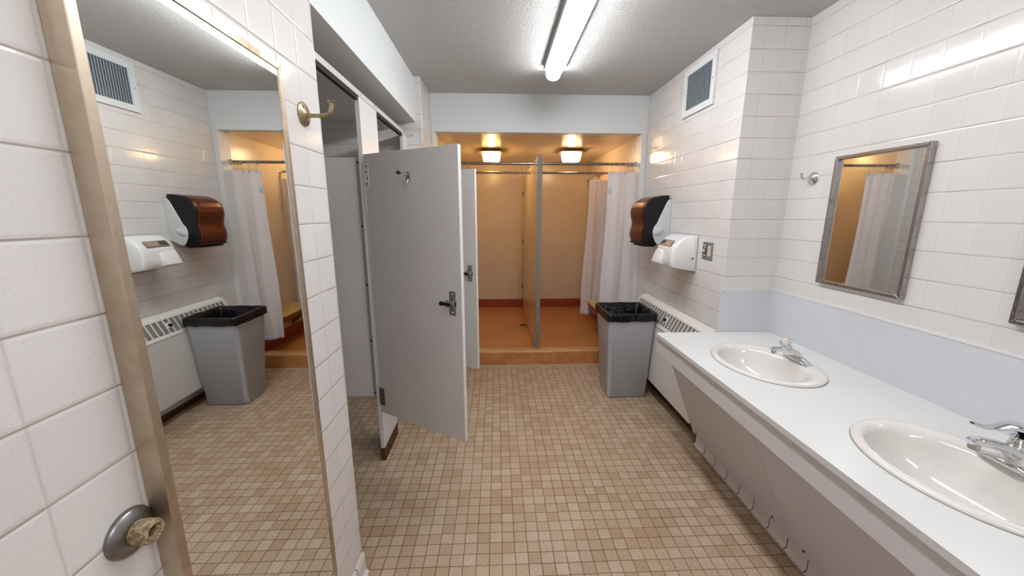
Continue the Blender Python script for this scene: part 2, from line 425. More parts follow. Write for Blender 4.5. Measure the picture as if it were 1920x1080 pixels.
# cove tiles and base strips
def cove(wx, sgn, y0, y1, h=.105, dep=.043):
    pts = [(wx, 0)]
    fl = dep-.013                     # face of the tile above the flared foot
    a = [(wx+sgn*dep, 0), (wx+sgn*dep, .004)]
    for k in range(6):
        t = k/5*PI/2; a.append((wx+sgn*(dep-.001-.012*math.sin(t)), .005+.016*(1-math.cos(t))))
    a += [(wx+sgn*fl, .05), (wx+sgn*fl, h-.008), (wx+sgn*(fl-.005), h), (wx, h)]
    return MB().prism(pts+a, 'y', y0, y1)
struct('baseboard_vanity', cove(1.335, -1, YN, 2.155), m_cove, 'white cove base tiles on the floor under the vanity', 'baseboard', smooth=True)
struct('baseboard_left_wall', cove(-.58, 1, YN, 1.338, .1, .022), m_cove, 'white cove base tiles at the foot of the left wall', 'baseboard', smooth=True)
struct('baseboard_right_far', MB().box(1.352, 1.3645, 2.16, 3.495, 0, .045), m_dbrown, 'dark brown base strip under the convector', 'baseboard', bevel=.002)

# ------------------------------------------------------------------ left mirror
t = thing('wall_mirror', 'tall narrow mirror in a tarnished metal frame on the left tiled wall', 'mirror', (-.58, .81, .31))
y0, y1, z0, z1 = .552, 1.057, .305, 1.872; fx0, fx1 = -.5798, -.546; fw = .0165
mb = MB()
def bar(mb, ya, yb, za, zb, ins=0): return mb.box(fx0, fx1, ya, yb, za, zb)
obj('frame', MB().prism([(y0, z0), (y1, z0), (y1-fw, z0+fw), (y0+fw, z0+fw)], 'x', fx0, fx1)
    .prism([(y1, z0), (y1, z1), (y1-fw, z1-fw), (y1-fw, z0+fw)], 'x', fx0, fx1)
    .prism([(y1, z1), (y0, z1), (y0+fw, z1-fw), (y1-fw, z1-fw)], 'x', fx0, fx1)
    .prism([(y0, z1), (y0, z0), (y0+fw, z0+fw), (y0+fw, z1-fw)], 'x', fx0, fx1), m_frameL, t, bevel=.0015)
obj('mirror_glass', MB().box(-.5790, -.5490, y0+fw-.002, y1-fw+.002, z0+fw-.002, z1-fw+.002), m_mirror, t)

# ------------------------------------------------------------------ coat hook on left wall
t = thing('robe_hook', 'aged brass robe hook on the left tiled wall beside the tall mirror', 'hook', (-.58, 1.215, 1.76))
obj('rosette', MB().lathe([(.034, 0), (.034, .004), (.030, .007), (.012, .009), (.009, .012)], (-.5798, 1.215, 1.793), (1, 0, 0)), m_brass, t, smooth=True)
mb = MB().tube([(-.575, 1.215, 1.789), (-.55, 1.215, 1.789), (-.52, 1.215, 1.790), (-.505, 1.215, 1.793), (-.497, 1.215, 1.801), (-.494, 1.215, 1.815), (-.494, 1.215, 1.828)], [.007, .006, .0058, .0065, .0065, .006, .0065], 14)
mb.lathe([(.005, 0), (.010, .004), (.011, .007), (.008, .009)], (-.494, 1.215, 1.823))
obj('arm', mb, m_brass, t, smooth=True)
for dy, dz in ((-.012, .018), (.01, -.021)): obj('screw', MB().lathe([(.0038, 0), (.0038, .0015), (.002, .0022)], (-.573, 1.215+dy, 1.793+dz), (1, 0, 0), 10), m_screw, t, smooth=True)

# ------------------------------------------------------------------ wall door stop
t = thing('door_stop', 'round steel wall door stop with worn hollow rubber bumper on the left wall', 'door stop', (-.58, .515, .975))
O = (-.5798, .515, 1.012)
obj('base_plate', MB().lathe([(.037, 0), (.037, .003), (.034, .008), (.026, .012), (.021, .014), (.018, .014)], O, (1, 0, 0), 40), metal_mat('worn_steel', (142, 140, 140), .3, (110, 98, 84), .5, 70), t, smooth=True)
def stopm():
    m = NT('worn_rubber_bumper'); f = m.ramp(m.noise(160, 4, m.objpos(), .7), .45, .6)
    m.l(m.mix(f, rgba((128, 100, 64)), rgba((176, 160, 134))), m.b.inputs['Base Color']); m.b.inputs['Roughness'].default_value = .8
    m.bump(m.noise(300, 3), .5, .0012); return m.m
obj('bumper', MB().lathe([(.017, .012), (.0185, .02), (.0185, .036), (.017, .040), (.012, .041), (.0095, .037), (.009, .02), (.0001, .018)], O, (1, 0, 0), 32, cap=False), stopm(), t, smooth=True)

# ------------------------------------------------------------------ toilet stall partition
t = thing('headrail', 'slim metal headrail running above the stall doors', 'rail', (-.70, 2.2, 2.09))
obj('rail', MB().box(-.724, -.700, 1.336, 3.10, 2.090, 2.118), pbr('pale_painted_rail', (208, 204, 202), .35), t, bevel=.002)
for a, b in ((1.434, 2.066), (2.354, 2.960)): obj('inner_channel', MB().box(-.7235, -.7045, a, b, 2.070, 2.0895), m_dark, t)
obj('bracket', MB().box(-.6995, -.645, 3.1045, 3.1095, 2.088, 2.120), m_trim, t, bevel=.0015)
for y in (2.10, 2.31, 3.0): obj('screw', lat([(.006, 0), (.006, .002), (.003, .004)], (-.70, y, 2.104), (1, 0, 0), 10), m_chromeold, t, smooth=True)
for x in (-.675, -.655): obj('screw', lat([(.006, 0), (.006, .002), (.003, .004)], (x, 3.099, 2.103), (0, -1, 0), 10), m_chromeold, t, smooth=True)

def pilaster(ya, yb, label):
    t = thing('stall_pilaster', label, 'pilaster', (-.712, (ya+yb)/2, 0), 0, 'pilasters of the toilet stalls')
    obj('panel', MB().box(-.724, -.701, ya, yb, .06, 2.0885), m_pil, t, bevel=.0015)
    obj('shoe', MB().box(-.727, -.698, ya-.002, min(yb+.002, 3.109), 0, .085), m_shoe, t, bevel=.0015)
    return t
pilaster(2.068, 2.352, 'wide white pilaster between the two stall openings, with a brown metal shoe')
pilaster(2.962, 3.108, 'narrow white pilaster against the tiled end wall, behind the farther stall door')
pilaster(1.337, 1.432, 'narrow white pilaster between the end of the left tiled wall and the nearer stall opening')

t = thing('stall_divider', 'grey speckled divider panel between the two toilet stalls', 'partition', (-1.45, 2.11, .4))
obj('panel', MB().box(-2.149, -.745, 2.10, 2.124, .415, 1.794), m_lam, t, bevel=.0015)
obj('edge_bracket', MB().box(-.752, -.7245, 2.096, 2.0995, .415, 1.794).box(-.728, -.7245, 2.068, 2.096, .415, 1.794), pbr('grey_painted_bracket', (176, 172, 172), .4), t, bevel=.001)
for z in (1.768, 1.433, 1.103, .771, .443): obj('screw', MB().lathe([(.0065, 0), (.0065, .002), (.003, .004)], (-.741, 2.096, z), (0, -1, 0), 10), m_screw, t, smooth=True)

def door():
    t = thing('stall_door', 'grey speckled stall door standing open, nearest, with a coat hook', 'door', (-.690, 2.062, .336), math.atan2(-.32, .527), 'open toilet stall doors')
    W, H, T = .612, 1.468, .022
    p = obj('panel', MB().box(0, W, -.011, .011, 0, H), m_lam, t, bevel=.0015, local=True, mats=[m_lamw])
    for f in p.data.polygons:
        if abs(f.normal.y) < .5: f.material_index = 1
    # latch on inner face
    s0, zz = .556, 1.0715-.336
    plate = MB().box(s0-.018, s0+.020, -.0135, -.0112, zz-.060, zz+.060)
    la = obj('latch', plate, m_steel, t, bevel=.001, local=True)
    obj('latch_housing', MB().prism([(-.0135, zz-.018), (-.033, zz-.018), (-.036, zz-.012), (-.036, zz+.012), (-.033, zz+.018), (-.0135, zz+.018)], 'x', s0-.026, s0+.026), m_chrome, la, bevel=.002, local=True)
    obj('latch_slot', MB().box(s0+.0255, s0+.0272, -.031, -.018, zz-.013, zz+.013), m_dark, la, local=True)
    obj('latch_knob', MB().loft([((s0+.004, -.0365, zz-.002), (0, .004, 0), (0, 0, .006)), ((s0-.012, -.040, zz), (0, .005, 0), (0, 0, .007)), ((s0-.032, -.044, zz+.002), (0, .006, 0), (0, 0, .009)), ((s0-.046, -.046, zz+.002), (0, .007, 0), (0, 0, .011)), ((s0-.053, -.046, zz+.001), (0, .004, 0), (0, 0, .007))], 16), m_blackp, la, smooth=True, local=True)
    for dz in (.046, -.046): obj('screw', lat([(.006, 0), (.006, .002), (.003, .004)], (s0+.002, -.0135, zz+dz), (0, -1, 0), 12), m_chrome, la, smooth=True, local=True)
    obj('maker_stamp', lat([(.012, 0), (.012, .0012)], (s0+.001, -.0135, zz+.028), (0, -1, 0), 5), m_chromeold, la, local=True)
    # hinges
    for z0, z1, mt in ((1.640-.336, 1.756-.336, m_lamw), (.386-.336, .495-.336, m_steel)):
        h = obj('hinge', MB().box(-.004, .034, -.0140, -.0112, z0, z1).lathe([(.006, 0), (.006, z1-z0)], (-.006, -.008, z0), (0, 0, 1), 12), mt, t, bevel=.001, local=True)
        for k in range(4): obj('screw', MB().lathe([(.0045, 0), (.0045, .0015), (.002, .003)], (.018+(.006 if k % 2 else 0), -.0140, z0+.014+k*(z1-z0-.028)/3), (0, -1, 0), 10), m_screw, h, smooth=True, local=True)
    obj('strike_strip', MB().box(-.010, -.0005, -.013, -.006, 1.16, 1.30), m_lamw, t, bevel=.001, local=True)
    return t
d1 = door()
d2 = copy_tree(d1)
d2.location = (-.690, 2.953, .336); d2.rotation_euler.z = math.atan2(-.29, .555)
d2['label'] = 'grey speckled stall door standing open, farther, half hidden by the nearer door'
# coat hook on the nearer door: rubber-tipped bumper above a small hook
s, z = .310, 1.672-.336
hk = obj('coat_hook', MB().loft([((s, -.0112, z+.004), (.013, 0, 0), (0, 0, .024)), ((s, -.014, z+.004), (.013, 0, 0), (0, 0, .024)), ((s, -.0160, z+.004), (.009, 0, 0), (0, 0, .019))], 24, 2), m_chromeold, d1, smooth=True, local=True)
obj('bumper_arm', MB().tube([(s, -.013, z+.014), (s-.002, -.030, z+.016), (s-.004, -.066, z+.019)], [.006, .0042, .0042]), m_chrome, hk, smooth=True, local=True)
obj('rubber_tip', MB().lathe([(.007, 0), (.0085, .004), (.0085, .014), (.006, .017)], (s-.004, -.063, z+.019), (-.05, -1, .05), 16), m_rub, hk, smooth=True, local=True)
obj('hook_arm', MB().tube([(s, -.014, z-.006), (s-.001, -.020, z-.024), (s-.002, -.030, z-.031), (s-.003, -.040, z-.026), (s-.003, -.044, z-.014)], [.004, .004, .004, .004, .0046]), m_chrome, hk, smooth=True, local=True)

# ------------------------------------------------------------------ fluorescent fixture
def fluorescent(fa, fb, label):
    t = thing('ceiling_light', label, 'light', (.41, (fa+fb)/2, 2.44), 0, 'fluorescent ceiling lights')
    obj('housing', MB().prism([(.338, ZC-.0005), (.334, 2.512), (.342, 2.5025), (.362, 2.5025), (.365, 2.508), (.461, 2.508), (.464, 2.5025), (.484, 2.5025), (.492, 2.512), (.490, ZC-.0005)], 'y', fa, fb), pbr('grey_fixture_housing', (176, 178, 184), .35), t, bevel=.001)
    obj('lens', MB().prism([(.360, 2.5025), (.362, 2.484), (.370, 2.466), (.387, 2.452), (.4115, 2.449), (.4125, 2.4475), (.4135, 2.449), (.437, 2.452), (.456, 2.466), (.464, 2.484), (.466, 2.5025)], 'y', fa+.02, fb+.045), m_lens, t, smooth=True, sharp=20)
    obj('end_cap', MB().prism([(.359, 2.5025), (.361, 2.483), (.369, 2.465), (.386, 2.451), (.412, 2.446), (.438, 2.451), (.457, 2.465), (.465, 2.483), (.467, 2.5025)], 'y', fb+.045, fb+.055), pbr('lens_end', (200, 226, 232), .2), t)
fluorescent(.50, 2.87, 'long fluorescent ceiling light with a bright clear lens, ending near the white beam')
fluorescent(-1.55, -.33, 'shorter unseen fluorescent ceiling light added behind the viewer as front fill')  # added out of view to light the open doors and bin from the front

# ------------------------------------------------------------------ vent
t = thing('air_vent', 'white wall vent grille with vertical louvres high on the right wall', 'vent', (1.365, 2.645, 2.178))
ya, yb, za, zb = 2.447, 2.845, 2.178, 2.492
fx = 1.351
mb = MB()
for a in ((ya, yb, za, za+.042), (ya, yb, zb-.042, zb), (ya, ya+.042, za+.042, zb-.042), (yb-.042, yb, za+.042, zb-.042)): mb.box(fx, 1.3648, *a)
obj('frame', mb, m_white, t, bevel=.002)
obj('backing', MB().box(1.3622, 1.3645, ya+.04, yb-.04, za+.04, zb-.04), pbr('vent_dark', (112, 120, 126), .7), t)
mb = MB(); N = 17
for k in range(N):
    y = ya+.05+(yb-ya-.10)*k/(N-1)
    mb.prism([(1.3525, y-.0065), (1.3618, y+.0045), (1.3618, y+.0065), (1.3525, y-.0045)], 'z', za+.042, zb-.042)
obj('louvre', mb, pbr('vent_slat', (222, 228, 232), .4), t)
for y, z in ((ya+.02, (za+zb)/2), (yb-.02, (za+zb)/2)): obj('screw', MB().lathe([(.004, 0), (.004, .001), (.002, .002)], (fx, y, z), (-1, 0, 0), 10), m_screw, t, smooth=True)

# ------------------------------------------------------------------ paper towel dispenser
t = thing('paper_towel_dispenser', 'copper and black paper towel dispenser on the right tiled wall above the dryer', 'dispenser', (1.25, 3.05, 1.235))
ya, yb = 2.905, 3.205
def bez(P, n=8):
    out = []
    for i in range(len(P)):
        out.append(P[i])
    return out
side = [(1.345, 1.645), (1.28, 1.640), (1.235, 1.630), (1.195, 1.612), (1.165, 1.585), (1.148, 1.550), (1.143, 1.515), (1.147, 1.480), (1.157, 1.445), (1.161, 1.415), (1.156, 1.385), (1.148, 1.355), (1.147, 1.325), (1.155, 1.290), (1.170, 1.262), (1.195, 1.245), (1.24, 1.240), (1.27, 1.252)]
back = [(1.285, 1.30), (1.270, 1.36), (1.265, 1.395), (1.285, 1.43), (1.305, 1.49), (1.325, 1.56), (1.345, 1.60)]
body = side+back
obj('cover', MB().prism(body, 'y', ya+.002, yb-.002), m_blackp, t, bevel=.010, seg=3)
# copper front skin: wraps the curved front between inset side edges
fr = side[2:15]
def skin(u, v):
    t_ = v*(len(fr)-1); i = min(int(t_), len(fr)-2); f = t_-i
    x = fr[i][0]*(1-f)+fr[i+1][0]*f; z = fr[i][1]*(1-f)+fr[i+1][1]*f
    y = ya+.016+(yb-ya-.032)*u; e = min(u, 1-u)
    k = .004*min(1, e/.10)
    return (x-k*.9, y, z+k*.1*(1 if v < .3 else 0))
obj('front_panel', MB().sheet(skin, 16, 60), m_copper, t, smooth=True, sharp=80, solid=.0015)
gp = [(1.3648, 1.612), (1.345, 1.612), (1.330, 1.600), (1.318, 1.575), (1.280, 1.485), (1.256, 1.425), (1.236, 1.400), (1.228, 1.365), (1.233, 1.325), (1.250, 1.285), (1.270, 1.262), (1.290, 1.262), (1.3648, 1.30)]
obj('side_shell', MB().prism(gp, 'y', ya-.003, yb+.003), m_greypl, t, bevel=.006, seg=3)
for yy, s_ in ((ya-.003, -1), (yb+.003, 1)):
    obj('side_button', MB().loft([((1.272, yy, 1.362), (.038, 0, .012), (0, 0, .030)), ((1.271, yy+s_*.006, 1.363), (.034, 0, .010), (0, 0, .026)), ((1.270, yy+s_*.009, 1.364), (.020, 0, .006), (0, 0, .014))], 24, 2.2), m_greypl, t, smooth=True)
obj('paper_slot', MB().box(1.172, 1.225, ya+.03, yb-.03, 1.2395, 1.249), m_steel, t, bevel=.003)
obj('paper_slot_gap', MB().box(1.1515, 1.17, ya+.02, yb-.02, 1.262, 1.273), m_dark, t)
obj('logo_dot', MB().lathe([(.004, 0), (.004, .001)], (1.146, 3.06, 1.300), (-1, 0, -.2), 10), m_steel, t)

# ------------------------------------------------------------------ hand dryer
t = thing('hand_dryer', 'white enamelled hand dryer with slanted nozzle on the right tiled wall', 'dryer', (1.27, 2.6, 1.10))
# rounded shell: section outline in (x,z) whose end sections shrink in towards the wall
DP = [(1.362, 1.108), (1.30, 1.118), (1.24, 1.128), (1.215, 1.134), (1.200, 1.137), (1.190, 1.146), (1.190, 1.20), (1.194, 1.245), (1.200, 1.272), (1.215, 1.295), (1.245, 1.325), (1.275, 1.345), (1.31, 1.355), (1.362, 1.357)]
def drsec(y, shx, shz, dx=0):
    cz = 1.235
    return [((1.362-(1.362-x)*shx)+dx*(1 if x < 1.21 else 0), y, cz+(z-cz)*shz) for x, z in DP]
ys = [(2.472, .90, .955), (2.475, .945, .975), (2.482, .975, .99), (2.495, .995, 1), (2.52, 1, 1), (2.56, 1.0, 1), (2.60, 1.02, 1), (2.66, 1.02, 1), (2.70, 1.0, 1), (2.72, .99, 1), (2.732, .975, .99), (2.738, .945, .975), (2.741, .90, .955)]
obj('shell', MB().rings([drsec(*a) for a in ys]), m_dryer, t, smooth=True, sharp=50)
obj('back_plate', MB().box(1.360, 1.3648, 2.466, 2.747, 1.098, 1.362), pbr('grey_plate', (170, 168, 166), .4), t, bevel=.002)
# nozzle beak
obj('nozzle', MB().loft([((1.215, 2.662, 1.262), (0, .066, 0), (.014, 0, .004)), ((1.204, 2.662, 1.235), (0, .068, 0), (.024, 0, .002)), ((1.192, 2.664, 1.19), (0, .071, 0), (.028, 0, -.001)), ((1.184, 2.666, 1.155), (0, .074, 0), (.028, 0, -.002)), ((1.186, 2.666, 1.147), (0, .071, 0), (.024, 0, -.002))], 28, 5), m_dryer, t, smooth=True, sharp=50)
# instruction plate on the sloping shoulder: dark with warm pictograms
def on_sh(a, y, out=.0012):   # a 0..1 along slope from (1.200,1.272) to (1.245,1.325)
    n = Vector((-.76, 0, .65)); p = Vector((1.203, y, 1.279)).lerp(Vector((1.234, y, 1.316)), a); return p+n*out
def plate(a0, a1, y0_, y1_, out):
    mb = MB(); mb.rings([[on_sh(a0, y0_, out), on_sh(a0, y1_, out), on_sh(a1, y1_, out), on_sh(a1, y0_, out)], [on_sh(a0, y0_, out+.0012), on_sh(a0, y1_, out+.0012), on_sh(a1, y1_, out+.0012), on_sh(a1, y0_, out+.0012)]]); return mb
lb = obj('label_plate', plate(-.05, .95, 2.525, 2.700, .006), pbr('bronze_label', (120, 108, 94), .4), t)
random.seed(3)
for nm, c, rows in (('label_print_light', (206, 178, 146), ((.15, .32), (.42, .56), (.66, .80))),):
    mb = MB()
    for a0, a1 in rows:
        y = 2.532
        while y < 2.62:
            wd = random.uniform(.006, .016); mb2 = plate(a0, a1, y, min(y+wd, 2.625), .0074)
            me = bpy.data.meshes.new('t'); mb2.b.to_mesh(me); mb.b.from_mesh(me); bpy.data.meshes.remove(me); y += wd+.005
    obj(nm, mb, pbr('label_tan', c, .5), lb)
mb = MB()
for y_, a0, a1, wd in ((2.635, .2, .8, .02), (2.662, .1, .5, .024), (2.664, .6, .85, .018)):
    mb2 = plate(a0, a1, y_, y_+wd, .0074); me = bpy.data.meshes.new('t'); mb2.b.to_mesh(me); mb.b.from_mesh(me); bpy.data.meshes.remove(me)
obj('label_print_dark', mb, pbr('label_dark', (44, 44, 50), .5), lb)
obj('screw', MB().lathe([(.006, 0), (.006, .002), (.003, .003)], (1.335, 2.4725, 1.20), (0, -1, 0), 12), m_screw, t, smooth=True)

# ------------------------------------------------------------------ outlet
t = thing('power_outlet', 'steel two-gang outlet plate with dark warning stickers beside the hand dryer', 'outlet', (1.365, 2.345, 1.206))
obj('cover_plate', MB().box(1.360, 1.3648, 2.288, 2.402, 1.207, 1.322), m_steel, t, bevel=.0015)
obj('sticker', MB().box(1.3588, 1.3598, 2.352, 2.399, 1.214, 1.316), pbr('navy_sticker', (40, 58, 78), .5), t)
for z, a, b in ((1.306, 2.356, 2.395), (1.300, 2.36, 2.39), (1.290, 2.358, 2.393), (1.284, 2.36, 2.385), (1.240, 2.356, 2.394), (1.233, 2.36, 2.388), (1.222, 2.358, 2.394)): obj('printed_line', MB().box(1.3582, 1.3587, a, b, z-.0018, z+.0018), m_greypl, t)
obj('toggle_switch', MB().box(1.352, 1.3586, 2.366, 2.386, 1.255, 1.275), pbr('ivory_toggle', (206, 196, 150), .4), t, bevel=.002)
rc = obj('receptacle', MB().box(1.357, 1.3612, 2.306, 2.338, 1.232, 1.298), pbr('ivory_receptacle', (222, 208, 178), .4), t, bevel=.002)
mb = MB()
for z in (1.248, 1.282):
    mb.box(1.3563, 1.3569, 2.314, 2.316, z-.004, z+.004); mb.box(1.3563, 1.3569, 2.327, 2.329, z-.004, z+.004)
mb.box(1.3563, 1.3569, 2.318, 2.326, 1.262, 1.268)
obj('receptacle_slot', mb, m_dark, rc)
for y, z in ((2.322, 1.312), (2.322, 1.217)): obj('screw', MB().lathe([(.0035, 0), (.0035, .001), (.002, .0015)], (1.3600, y, z), (-1, 0, 0), 10), m_screw, t, smooth=True)

# ------------------------------------------------------------------ convector heater
t = thing('wall_convector', 'white wall convector heater with slotted sloping grille under the hand dryer', 'heater', (1.3, 2.7, .148))
y0, y1 = 2.156, 3.272
A = Vector((1.306, 0, .758)); B = Vector((1.256, 0, .652)); sl = (B-A); nrm = Vector((-sl.z, 0, sl.x)).normalized()*-1
if nrm.x > 0: nrm = -nrm
Ai = A-nrm*.012; Bi = B-nrm*.012
a1 = A+sl*.06; b1 = B-sl*.06
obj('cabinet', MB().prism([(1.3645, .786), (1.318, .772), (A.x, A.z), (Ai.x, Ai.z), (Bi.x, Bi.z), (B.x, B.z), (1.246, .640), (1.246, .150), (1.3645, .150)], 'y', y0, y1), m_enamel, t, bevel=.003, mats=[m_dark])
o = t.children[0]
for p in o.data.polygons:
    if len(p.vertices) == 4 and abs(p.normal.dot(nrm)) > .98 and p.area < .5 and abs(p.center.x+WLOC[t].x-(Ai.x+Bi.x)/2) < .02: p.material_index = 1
def slope(s0, s1, ya, yb, dep=.0025, off=0):
    """a thin bar lying on the grille slope"""
    P = [A+sl*s0+nrm*off, A+sl*s1+nrm*off, A+sl*s1+nrm*(off-dep), A+sl*s0+nrm*(off-dep)]
    return [(p.x, p.z) for p in P], ya, yb
mb = MB()
def sb(s0, s1, ya, yb, off=0): 
    pts, a, b = slope(s0, s1, ya, yb, off=off); mb.prism(pts, 'y', a, b)
sb(0, .07, y0, y1); sb(.93, 1.0, y0, y1); sb(.07, .93, y0, y0+.03); sb(.07, .93, y1-.03, y1)
pitch = .0458; n = int((y1-y0-.06)/pitch)
for k in range(1, n+1): sb(.07, .93, y0+.03+k*pitch-.005, y0+.03+k*pitch+.005)
for k in range(1, 12): 
    s_ = .07+.86*k/12; sb(s_-.011, s_+.011, y0+.03, y1-.03, off=-.0004)
obj('grille', mb, m_enamel, t)
kc = A+sl*.5; ky = 2.66
kb = obj('thermostat_plate', MB().prism(slope(.30, .66, 0, 0, .004, .0025)[0], 'y', ky-.022, ky+.020), m_enamel, t, bevel=.001)
obj('thermostat_knob', MB().lathe([(.0125, 0), (.0125, .010), (.010, .013), (.006, .013), (.005, .005)], kc+nrm*.002+Vector((0, ky+.010, 0)), tuple(nrm), 20), m_blackp, t, smooth=True)
obj('front_seam', MB().box(1.2452, 1.2462, y0+.001, y1-.001, .6285, .6315), pbr('seam_shadow_gap', (120, 112, 104), .6), t)

# ------------------------------------------------------------------ grey bin + liner
t = thing('waste_bin', 'tall grey plastic waste bin standing on the floor before the shower curb', 'bin', (1.07, 2.93, 0))
def rrect(x0, x1, y0, y1, z, r, n=5):
    P = []
    for cx, cy, a0 in ((x1-r, y1-r, 0), (x0+r, y1-r, PI/2), (x0+r, y0+r, PI), (x1-r, y0+r, 1.5*PI)):
        for k in range(n+1):
            a = a0+PI/2*k/n; P.append((cx+r*math.cos(a), cy+r*math.sin(a), z))
    return P
def binsec(f, z, g=0):   # f 0 at floor, 1 at rim
    return rrect(.906-.042*f-g, 1.230+.012*f+g*.6, 2.802-.062*f-g, 3.055+.055*f+g, z, .028)
obj('body', MB().rings([binsec(0, .002, -.006), binsec(.0, .008), binsec(.97, .70), binsec(1, .705, .008), binsec(1, .728, .010), binsec(1, .730, .004), binsec(1, .728, -.004), binsec(.97, .70, -.006), binsec(.0, .02, -.006)], cap=True), m_bin, t, smooth=True)
def dense(sec, m=14):
    out = []; q = len(sec)//4
    for i in range(len(sec)):
        a, b = Vector(sec[i]), Vector(sec[(i+1) % len(sec)]); k = m if i % q == q-1 else 1
        for j in range(k): out.append(a.lerp(b, j/k))
    return out
def bg(f, z, g, amp, ph):
    P = dense(binsec(f, z, g), 14); c = Vector((1.06, 2.93, 0)); out = []
    for i, v in enumerate(P):
        d = (v-c); d.z = 0; d.normalize(); k = amp*(math.sin(i*.9+ph)+.7*math.sin(i*2.3+ph*1.7)+.5*math.sin(i*.37+ph))*.5
        out.append(Vector((v.x+d.x*abs(k)*(-1 if g < 0 else 1)*.8, v.y+d.y*abs(k)*(-1 if g < 0 else 1)*.8, v.z+.8*k)))
    return out
mb = MB().rings([bg(.97, .676, .0125, .005, 0), bg(1, .70, .013, .003, 1), bg(1, .722, .0135, .002, 2), bg(1, .738, .011, .003, 3), bg(1, .7415, .002, .003, 4), bg(1, .735, -.010, .003, 5),
                 bg(.95, .70, -.018, .010, 6), bg(.88, .62, -.03, .018, 7), bg(.7, .48, -.04, .02, 8), bg(.5, .33, -.055, .02, 9), bg(.3, .25, -.10, .015, 10), ], cap=False)
mb.b.faces.ensure_lookup_table()
ed = [e for e in mb.b.edges if e.is_boundary and all(v.co.z < .40 for v in e.verts)]
bmesh.ops.holes_fill(mb.b, edges=ed)
o = obj('bin_liner', mb, m_bag, smooth=True, sharp=70)
tag(o, 'black plastic liner folded over the rim of the grey waste bin', 'bin bag')

# ------------------------------------------------------------------ vanity
CX, CZ = .970, .785
CY0, CY1 = -.35, 2.135
sinks = [(1.300, 1.650), (1.315, .870)]
# countertop with two oval cut-outs, cut by booleans baked now
def ellipse_prism(cx, cy, a, b, z0, z1, n=64):
    return MB().prism([(cx+a*math.cos(2*PI*k/n), cy+b*math.sin(2*PI*k/n)) for k in range(n)], 'z', z0, z1)
def flat_holes(x0, x1, y0, y1, z0, z1, holes, n=64):
    """slab with oval holes: a square collar round each hole, rectangles between"""
    mb = MB(); B = mb.b
    ysp = sorted([(cy-.30, cy+.30, cx, cy, a, b) for cx, cy, a, b in holes])
    def quad(P):
        A_ = [B.verts.new((p[0], p[1], z1)) for p in P]; B_ = [B.verts.new((p[0], p[1], z0)) for p in P]
        B.faces.new(A_); B.faces.new(B_[::-1])
    cur = y0
    for ya, yb, cx, cy, a, b in ysp:
        quad([(x0, cur), (x1, cur), (x1, ya), (x0, ya)]); cur = yb
        inn = []; out = []
        for k in range(n):
            t_ = 2*PI*k/n; c, s_ = math.cos(t_), math.sin(t_)
            inn.append((cx+a*c, cy+b*s_))
            hx = (x1-cx) if c > 0 else (cx-x0); hy = (yb-cy) if s_ > 0 else (cy-ya)
            k_ = min(hx/max(abs(c)*a, 1e-9), hy/max(abs(s_)*b, 1e-9)); out.append((cx+a*c*k_, cy+b*s_*k_))
        for zz in (z1, z0):
            I = [B.verts.new((p[0], p[1], zz)) for p in inn]; O_ = [B.verts.new((p[0], p[1], zz)) for p in out]
            for k in range(n): B.faces.new((I[k], O_[k], O_[(k+1) % n], I[(k+1) % n]))
            if zz == z1: top = I
            else:
                for k in range(n): B.faces.new((top[k], top[(k+1) % n], I[(k+1) % n], I[k]))
        # corners of the collar
        for sx, sy in ((x0, ya), (x1, ya), (x1, yb), (x0, yb)):
            near = sorted(range(n), key=lambda k: (out[k][0]-sx)**2+(out[k][1]-sy)**2)
            e1 = [k for k in near if abs(out[k][1]-sy) < 1e-6]; e2 = [k for k in near if abs(out[k][0]-sx) < 1e-6]
            if e1 and e2 and e1[0] != e2[0]:
                for zz in (z1, z0): B.faces.new([B.verts.new((out[e1[0]][0], out[e1[0]][1], zz)), B.verts.new((sx, sy, zz)), B.verts.new((out[e2[0]][0], out[e2[0]][1], zz))])
    quad([(x0, cur), (x1, cur), (x1, y1), (x0, y1)])
    # outer skirt
    for P in (((x0, y0), (x1, y0)), ((x1, y0), (x1, y1)), ((x1, y1), (x0, y1)), ((x0, y1), (x0, y0))):
        (ax, ay), (bx, by) = P
        B.faces.new([B.verts.new(q) for q in ((ax, ay, z0), (bx, by, z0), (bx, by, z1), (ax, ay, z1))])
    bmesh.ops.remove_doubles(B, verts=B.verts, dist=1e-5)
    return mb
t = thing('vanity_counter', 'long white vanity countertop with grey fascia and slanted apron along the right wall', 'counter', (1.3, .9, .12))
obj('countertop', flat_holes(CX, 1.6895, CY0, CY1, .763, CZ, [(cx, cy, .19, .24) for cx, cy in sinks]), m_top, t, mats=[m_fascia])
o = t.children[0]
for p in o.data.polygons:
    if p.normal.x < -.9 and abs(p.center.x-(CX-1.3)) < .001: p.material_index = 1
obj('fascia', MB().box(.982, 1.000, CY0, CY1-.005, .662, .7628), m_fascia, t, bevel=.0012)
obj('fascia_end', MB().box(1.0005, 1.36, CY1-.022, CY1-.005, .662, .7628), m_fascia, t, bevel=.001)
